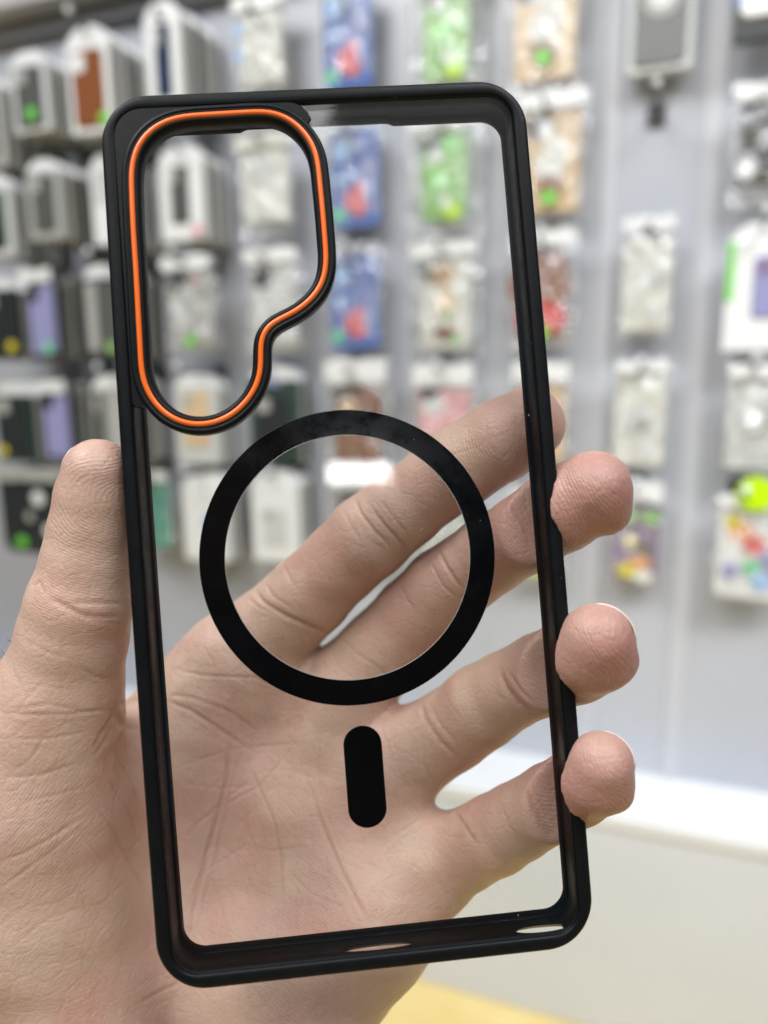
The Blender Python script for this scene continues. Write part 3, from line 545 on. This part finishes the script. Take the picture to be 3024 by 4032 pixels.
n = len(me.vertices); V = np.empty(n * 3, np.float32); me.vertices.foreach_get('co', V); V = V.reshape(-1, 3).astype(float)
NV = np.empty(n * 3, np.float32); me.vertex_normals.foreach_get('vector', NV); NV = NV.reshape(-1, 3).astype(float)
u = V[:, 0] / -V[:, 2] * 2912 + 1512; v = -V[:, 1] / -V[:, 2] * 2912 + 2016; front = np.clip((-(NV * V).sum(1) / np.linalg.norm(V, axis=1)) * 3, 0, 1)
# region distances
names = list(CH); RD = np.stack([chain_sdf(V, CH[k], 1.0) for k in names] + [np.min([chain_sdf(V, c, 3) for c in PALM], axis=0) - .3], 1)
reg = RD.argmin(1); srt = np.sort(RD, 1); gap = np.clip((srt[:, 1] - srt[:, 0]) / 1.5, 0, 1)
z3 = lambda L: [(500 + a * .9644, 1500 + b * .9642) for a, b in L]
z4 = lambda L: [(500 + a * 1.2055, 2700 + b * 1.2055) for a, b in L]
z5 = lambda L: [(a * .633, 1600 + b * .633) for a, b in L]
z6 = lambda L: [(1700 + a * .678, 1400 + b * .678) for a, b in L]
z6b = lambda L: [(a * .6472, 2600 + b * .6472) for a, b in L]
z7 = lambda L: [(1500 + a * .7233, 2300 + b * .7233) for a, b in L]
# (polyline, half width mm, depth mm)
CREASE = [
 (z3([(925, 465), (955, 540), (1010, 610), (1085, 685)]), .55, .42), (z3([(985, 500), (1050, 585), (1110, 650), (1165, 705)]), .5, .38), (z3([(880, 520), (915, 590), (960, 660)]), .5, .18), (z3([(1030, 480), (1090, 560), (1150, 630)]), .4, .2),
 (z3([(515, 845), (560, 905), (640, 955), (740, 1000), (835, 1035)]), .8, .55), (z3([(490, 880), (540, 925), (600, 950)]), .5, .25), (z3([(560, 820), (600, 880), (690, 940)]), .5, .25), (z3([(640, 735), (655, 790), (700, 855)]), .5, .2),
 (z3([(1270, 690), (1310, 765), (1375, 860)]), .6, .45), (z3([(1235, 730), (1290, 835), (1340, 880)]), .5, .3), (z6([(455, 860), (500, 940), (570, 1050)]), .6, .4), (z6([(480, 840), (540, 950), (590, 1010)]), .4, .2),
 (z3([(870, 1045), (935, 1110), (1040, 1180), (1110, 1255)]), .5, .22), (z3([(1110, 820), (1140, 890), (1180, 940)]), .5, .2),
 (z7([(650, 470), (680, 560), (745, 640), (835, 715)]), .9, .6), (z7([(690, 470), (760, 580), (860, 665)]), .6, .35), (z7([(215, 620), (240, 730), (320, 850), (430, 960)]), .8, .4), (z7([(260, 640), (320, 760), (400, 850)]), .5, .25),
 (z7([(790, 1100), (820, 1200), (880, 1310), (955, 1410)]), .9, .55), (z7([(815, 1080), (865, 1190), (910, 1260)]), .5, .3), (z7([(395, 1225), (450, 1310), (530, 1430)]), .7, .35), (z7([(655, 1190), (690, 1300), (760, 1420)]), .6, .15),
 (z4([(330, 150), (325, 300), (290, 450), (240, 620), (190, 740)]), .55, .32), (z4([(385, 220), (430, 330), (480, 440), (502, 560), (512, 740)]), .5, .28), (z4([(590, 300), (640, 460), (700, 600), (755, 710), (800, 790)]), .7, .4),
 (z4([(320, 400), (290, 560), (250, 700), (230, 800)]), .45, .22), (z4([(150, 270), (350, 205), (600, 185)]), .5, .2), (z4([(180, 480), (300, 400), (430, 330), (560, 180)]), .45, .22), (z4([(520, 600), (600, 680), (720, 730)]), .45, .2),
 (z4([(170, 520), (280, 640), (330, 800)]), .4, .18), (z4([(360, 230), (300, 310), (200, 400)]), .4, .18), (z4([(400, 520), (470, 540), (620, 520)]), .4, .16), (z4([(640, 140), (620, 260), (640, 400)]), .4, .16),
 (z3([(150, 1170), (330, 1205), (520, 1210), (700, 1290)]), .55, .28), (z3([(160, 1280), (260, 1290), (420, 1350), (560, 1450)]), .6, .3), (z3([(230, 1010), (210, 1100), (160, 1180)]), .4, .2), (z3([(300, 1060), (350, 1150), (360, 1200)]), .4, .18),
 (z6b([(1010, 245), (1150, 300), (1300, 395), (1545, 560)]), .7, .45), (z6b([(1400, 330), (1385, 700), (1320, 950), (1250, 1200), (1180, 1500), (1160, 1700)]), .7, .42), (z6b([(1470, 500), (1400, 800), (1330, 1100), (1290, 1400)]), .45, .22),
 (z6b([(1060, 700), (1180, 760), (1350, 780), (1540, 760)]), .45, .2), (z6b([(1100, 1100), (1300, 900), (1540, 720)]), .45, .2), (z6b([(1110, 1400), (1300, 1250), (1540, 1100)]), .4, .16),
 (z5([(300, 1185), (400, 1240), (500, 1292), (620, 1312), (800, 1305)]), .8, .45), (z5([(420, 1225), (600, 1222), (800, 1222)]), .6, .28), (z5([(490, 1300), (620, 1345), (800, 1350)]), .5, .2), (z5([(470, 1615), (600, 1680), (690, 1695)]), .55, .25),
 (z5([(280, 1170), (240, 1090), (200, 1120)]), .5, .3), (z5([(120, 1430), (300, 1530), (420, 1560)]), .5, .15), (z5([(0, 1900), (300, 1850), (520, 1900), (700, 1890)]), .5, .2),
 (z5([(735, 1860), (790, 1832), (870, 1812)]), 1.0, .7), (z5([(715, 1900), (745, 1970), (880, 2010)]), 1.2, .7),
 (z5([(735, 1830), (690, 1940), (625, 2050), (560, 2170)]), .7, .4), (z6b([(0, 320), (200, 330), (450, 325), (660, 295)]), .5, .25), (z6b([(0, 480), (300, 475), (560, 430)]), .5, .2), (z6b([(560, 600), (640, 490), (690, 370)]), .7, .35),
 (z6b([(0, 1230), (150, 1170), (300, 1085), (600, 900)]), .5, .28), (z6b([(0, 720), (250, 700), (500, 610)]), .5, .22), (z6b([(0, 1390), (250, 1210), (520, 1000)]), .5, .22), (z6b([(560, 850), (700, 1060), (820, 1280), (900, 1420)]), .5, .25),
 (z6b([(640, 700), (760, 900), (870, 1150)]), .5, .25), (z6b([(480, 1040), (560, 1150), (640, 1260)]), .4, .18), (z6b([(350, 1680), (560, 1850), (700, 2000)]), .5, .15), (z6b([(690, 560), (780, 700), (860, 900)]), .5, .28),
 (z6b([(100, 870), (400, 800), (560, 760)]), .4, .18), (z6b([(300, 430), (180, 600), (60, 700)]), .4, .15), (z6b([(380, 1150), (520, 1500), (600, 1650)]), .4, .15), (z6b([(0, 1800), (300, 1560), (620, 1480), (860, 1250)]), .4, .15), (z6b([(820, 2100), (1000, 2000), (1100, 1960)]), .6, .3)]
rr_ = np.random.default_rng(3)
for _ in range(420):     # the finer lines of the palm
    cu, cv = rr_.uniform(0, 1750), rr_.uniform(2620, 4032); a = rr_.choice([1.9, 1.2, 2.5, .5]) + rr_.normal(0, .25); L = rr_.uniform(60, 260); bnd = rr_.normal(0, .25)
    pts = [(cu + math.cos(a + bnd * t) * L * t, cv + math.sin(a + bnd * t) * L * t) for t in (-1, -.5, 0, .5, 1)]
    CREASE.append((pts, rr_.uniform(.3, .5), rr_.uniform(.03, .10)))
pxmm = -V[:, 2] / 2912; disp = np.zeros(n); cre = np.zeros(n)
for pts, wd, dp in CREASE:
    pts = np.array(pts); m = (u > pts[:, 0].min() - 60) & (u < pts[:, 0].max() + 60) & (v > pts[:, 1].min() - 60) & (v < pts[:, 1].max() + 60) & (front > .05)
    if not m.any(): continue
    U = np.stack([u[m], v[m]], 1); best = np.full(len(U), 1e9); tt = np.zeros(len(U)); tot = len(pts) - 1
    for k, (a, b) in enumerate(zip(pts, pts[1:])):
        ba = b - a; t = np.clip(((U - a) @ ba) / (ba @ ba), 0, 1); dd = np.linalg.norm(U - a - t[:, None] * ba, axis=1); s_ = dd < best; best[s_] = dd[s_]; tt[s_] = (k + t[s_]) / tot
    wd = wd * .66; dp = dp * .68; dm = best * pxmm[m]; fade = np.clip(np.minimum(tt, 1 - tt) * 5, .15, 1)
    gse = np.exp(-(dm / wd) ** 2); disp[m] -= dp * gse * fade * front[m]; disp[m] += dp * .10 * np.exp(-((dm - wd * 2.2) / (wd * 1.6)) ** 2) * fade * front[m]
    cre[m] = np.maximum(cre[m], gse * fade * min(1, dp / .25))
# soft unevenness of flesh
def wob(p, s, seed):
    r = np.random.default_rng(seed); o = np.zeros(len(p))
    for _ in range(10):
        k = r.normal(0, 1, 3); k *= (2 * math.pi / s) / np.linalg.norm(k) * r.uniform(.6, 1.5); o += np.sin(p @ k + r.uniform(0, 6.3))
    return o / 3.2
fr_ = np.where(reg < 5, .5, 1.0); disp += (.16 * wob(V, 13, 1) + .05 * wob(V, 5, 2)) * fr_ + .012 * wob(V, 2.0, 5)
V2 = V + NV * disp[:, None]
# ridge phase (mm from the whorl centres) and amplitude
WH = {'thumb': (470, 1960, 149), 'index': (1965, 1735, 160), 'middle': (2190, 2010, 150), 'ring': (2190, 2560, 145), 'pinky': (2200, 3080, 145)}
ph = np.zeros(n); amp = np.zeros(n); red = np.zeros(n)
for i, k in enumerate(names):
    m = reg == i; c = pv(*WH[k]); ax = pv(*CH[k][2][:3]) - pv(*CH[k][3][:3]); ax /= np.linalg.norm(ax); q = V[m] - c; s_ = q @ ax; rest = np.linalg.norm(q - s_[:, None] * ax, axis=1)
    ph[m] = np.sqrt((s_ * 1.0) ** 2 + (rest * .72) ** 2 + .2) + .22 * wob(V[m], 10, 11) + .04 * wob(V[m], 3, 12); dist = np.sqrt(s_ ** 2 + rest ** 2)
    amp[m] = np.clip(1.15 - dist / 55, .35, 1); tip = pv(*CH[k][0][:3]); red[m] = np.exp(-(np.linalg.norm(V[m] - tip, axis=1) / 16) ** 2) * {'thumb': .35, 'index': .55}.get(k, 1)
m = reg == 5; pal = V[m]
def pd(uu, vv, dd): return np.linalg.norm((pal - pv(uu, vv, dd)), axis=1)
dl = [pd(1950, 2950, 180), pd(1350, 2350, 180), pd(900, 4600, 170), pd(-500, 2600, 160)]
wts = np.stack([np.exp(-(pd(1550, 3050, 175) / 20) ** 2), np.exp(-(pd(1150, 2700, 178) / 18) ** 2), np.exp(-(pd(1400, 3700, 165) / 26) ** 2), np.exp(-(pd(200, 3000, 150) / 30) ** 2)], 1)
j = wts.argmax(1); ws = np.sort(wts, 1); ph[m] = np.stack(dl, 1)[np.arange(len(j)), j] + .5 * wob(pal, 16, 21) + .07 * wob(pal, 4, 22)
amp[m] = np.clip((ws[:, -1] - ws[:, -2]) * 4, 0, 1) * np.clip(ws[:, -1] * 1.3, .1, .75)
amp *= gap * np.clip(front * 2, 0, 1)
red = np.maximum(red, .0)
def w2l(V): return V
ctr = pv(700, 4200, 180)
R4 = np.array(CAMW.to_3x3()); me.vertices.foreach_set('co', np.ascontiguousarray((V2 - ctr) @ R4.T * .001, np.float32).ravel())
hand.location = CAMW @ Vector(ctr * .001)
for nme, arr in (('phase', ph), ('ridge', amp), ('crease', cre), ('flush_shade', red)):
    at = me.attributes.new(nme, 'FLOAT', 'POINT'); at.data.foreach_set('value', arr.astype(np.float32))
me.update(); me.shade_smooth()
tag(hand, 'bare left hand, palm towards the viewer, gripping the black-framed phone case by its long edges', 'hand')
sk = bpy.data.materials.new('skin'); sk.use_nodes = True; nt = sk.node_tree; b = nt.nodes['Principled BSDF']; L = nt.links.new
def att(nm):
    a = nt.nodes.new('ShaderNodeAttribute'); a.attribute_name = nm; return a.outputs['Fac']
def mth(op, a, b_=None, c=None):
    x = nt.nodes.new('ShaderNodeMath'); x.operation = op
    for i, q in enumerate((a, b_, c)):
        if q is None: continue
        if isinstance(q, (int, float)): x.inputs[i].default_value = q
        else: L(q, x.inputs[i])
    return x.outputs[0]
def mixc(fac, a, b_, mode='MIX'):
    x = nt.nodes.new('ShaderNodeMix'); x.data_type = 'RGBA'; x.blend_type = mode
    for i, q in ((0, fac), (6, a), (7, b_)):
        if isinstance(q, tuple): x.inputs[i].default_value = (*q, 1)
        elif isinstance(q, (int, float)): x.inputs[i].default_value = q
        else: L(q, x.inputs[i])
    return x.outputs[2]
tc = nt.nodes.new('ShaderNodeTexCoord')
def noise(scale, det=3, rough=.5):
    x = nt.nodes.new('ShaderNodeTexNoise'); x.inputs['Scale'].default_value = scale; x.inputs['Detail'].default_value = det; x.inputs['Roughness'].default_value = rough; L(tc.outputs['Object'], x.inputs['Vector']); return x.outputs['Fac']
def rng_(x, a, b_, c=0, d=1):
    q = nt.nodes.new('ShaderNodeMapRange'); L(x, q.inputs[0])
    for i, t in enumerate((a, b_, c, d)): q.inputs[i + 1].default_value = t
    return q.outputs[0]
c0 = mixc(rng_(noise(38, 3), .35, .65), (.54, .35, .28), (.60, .43, .33))
c0 = mixc(mth('MULTIPLY', rng_(noise(55, 4), .47, .68), .45), c0, (.50, .235, .19))
c0 = mixc(mth('MULTIPLY', att('flush_shade'), .85), c0, (.30, .10, .095))  # natural redness of the fingertips, deepened to paint in shade on them
c0 = mixc(mth('MULTIPLY', att('crease'), .34), c0, (.36, .17, .12))
c0 = mixc(mth('MULTIPLY', rng_(noise(900, 2), .55, .7), .10), c0, (.70, .50, .40))
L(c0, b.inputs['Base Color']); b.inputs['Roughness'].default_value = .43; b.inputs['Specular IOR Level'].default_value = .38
b.inputs['Subsurface Weight'].default_value = .22; b.inputs['Subsurface Radius'].default_value = (1, .35, .18); b.inputs['Subsurface Scale'].default_value = .0028
rid = mth('MULTIPLY', mth('SINE', mth('MULTIPLY', att('phase'), 2 * math.pi / .52)), att('ridge'))
vo = nt.nodes.new('ShaderNodeTexVoronoi'); vo.feature = 'DISTANCE_TO_EDGE'; vo.inputs['Scale'].default_value = 900; L(tc.outputs['Object'], vo.inputs['Vector'])
cell = rng_(vo.outputs['Distance'], 0, .25)
hgt = mth('ADD', mth('MULTIPLY', rid, .017), mth('ADD', mth('MULTIPLY', cell, .035), mth('MULTIPLY', noise(1500, 3), .04)))
vo2 = nt.nodes.new('ShaderNodeTexVoronoi'); vo2.feature = 'DISTANCE_TO_EDGE'; vo2.inputs['Scale'].default_value = 260; L(tc.outputs['Object'], vo2.inputs['Vector'])
hgt = mth('ADD', hgt, mth('MULTIPLY', rng_(vo2.outputs['Distance'], 0, .12), .04))
bp = nt.nodes.new('ShaderNodeBump'); bp.inputs['Strength'].default_value = 1; bp.inputs['Distance'].default_value = .001; L(hgt, bp.inputs['Height']); L(bp.outputs[0], b.inputs['Normal'])
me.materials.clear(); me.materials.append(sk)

# fingernails: curved plates on the back of each fingertip
m_nail = mat('nail', (.74, .58, .50), .28, 0, .5)
def nail(c0_, c1_, back, wid, ln, rad, up=None):
    A, B = pv(*c0_[:3]), pv(*c1_[:3]); ax = (A - B) / np.linalg.norm(A - B); bk = np.array(back, float); bk -= ax * (bk @ ax); bk /= np.linalg.norm(bk); sd = np.cross(ax, bk)
    vs = []; fs = []; nu, nv = 14, 16
    for lay in (0, -.35):
        for j in range(nv + 1):
            for i in range(nu + 1):
                s = (i / nu * 2 - 1); t = j / nv; an = s * wid; el = ln * (t - .5) * (1 - .18 * s * s * (1 if t > .5 else 0))
                ez = max(0, el); R_ = math.sqrt(max(rad * rad - ez * ez, 1)) + lay * .6 - .22 * (abs(s) ** 4); el = el - rad * .0
                p = A + ax * el + R_ * (bk * math.cos(an) + sd * math.sin(an)); vs.append((p - ctr) @ R4.T * .001)
    N_ = (nu + 1) * (nv + 1)
    for s in (0, 1):
        for j in range(nv):
            for i in range(nu):
                a = s * N_ + j * (nu + 1) + i; f = (a, a + 1, a + nu + 2, a + nu + 1); fs.append(f if s == 0 else f[::-1])
    edge = [i for i in range(nu + 1)] + [(j) * (nu + 1) + nu for j in range(1, nv + 1)] + [nv * (nu + 1) + i for i in range(nu - 1, -1, -1)] + [j * (nu + 1) for j in range(nv - 1, 0, -1)]
    for a, c in zip(edge, edge[1:] + edge[:1]): fs.append((a, a + N_, c + N_, c))
    o = mesh_obj('fingernail', vs, fs, m_nail, hand, True); return o
nail(CH['thumb'][0], CH['thumb'][2], (-1, .1, -.55), .9, 9.5, 7.32)
nail(CH['index'][0], CH['index'][2], (.3, .3, -1), .9, 10, 8.42)
nail(CH['middle'][1], CH['middle'][3], (.6, .8, -.6), .9, 11, 8.35)
nail(CH['ring'][1], CH['ring'][3], (.72, .7, -.15), .95, 11, 7.34)
nail(CH['pinky'][1], CH['pinky'][3], (.8, .6, -.15), .9, 9.5, 6.5)
# a few dark hairs
hv = []; hf = []
def hair(pts, r0=.045):
    P3 = [pv(*p) for p in pts]; m_ = 10; cur = []
    for k in range(m_ + 1):
        t = k / m_; q = (1 - t) ** 2 * P3[0] + 2 * t * (1 - t) * P3[1] + t * t * P3[2]; cur.append(q)
    for k, q in enumerate(cur):
        d = cur[min(k + 1, m_)] - cur[max(k - 1, 0)]; d /= np.linalg.norm(d); a = np.cross(d, (0, 0, 1)); a /= np.linalg.norm(a); c_ = np.cross(d, a); r = r0 * (1 - k / m_ * .7)
        for ang in (0, 2.094, 4.189): hv.append((q + r * (a * math.cos(ang) + c_ * math.sin(ang)) - ctr) @ R4.T * .001)
    s0 = len(hv) - 3 * (m_ + 1)
    for k in range(m_):
        for e in range(3): hf.append((s0 + k * 3 + e, s0 + k * 3 + (e + 1) % 3, s0 + k * 3 + 3 + (e + 1) % 3, s0 + k * 3 + 3 + e))
for a, b_, c_ in (((72, 2538), (28, 2500), (20, 2545)), ((62, 2560), (20, 2500), (30, 2512)), ((50, 2600), (10, 2580), (2, 2550)), ((56, 2590), (30, 2540), (-10, 2600)), ((40, 2635), (-5, 2600), (8, 2560)), ((36, 2640), (0, 2640), (10, 2590)), ((20, 2690), (-30, 2640), (-10, 2620))):
    hair([(*a, 154), (*b_, 151), (*c_, 152)])
for a, b_, c_ in (((1925, 3462), (1970, 3490), (1978, 3520)), ((1980, 3440), (2010, 3450), (2030, 3470)), ((1890, 3490), (1920, 3500), (1945, 3540)), ((2030, 3410), (2045, 3425), (2050, 3432)), ((1860, 2975), (1890, 2985), (1910, 2975))):
    hair([(*a, 172), (*b_, 171), (*c_, 171)], .03)
ho = mesh_obj('hair', hv, hf, mat('hair', (.03, .022, .018), .5), hand, True); ho['kind'] = 'stuff'
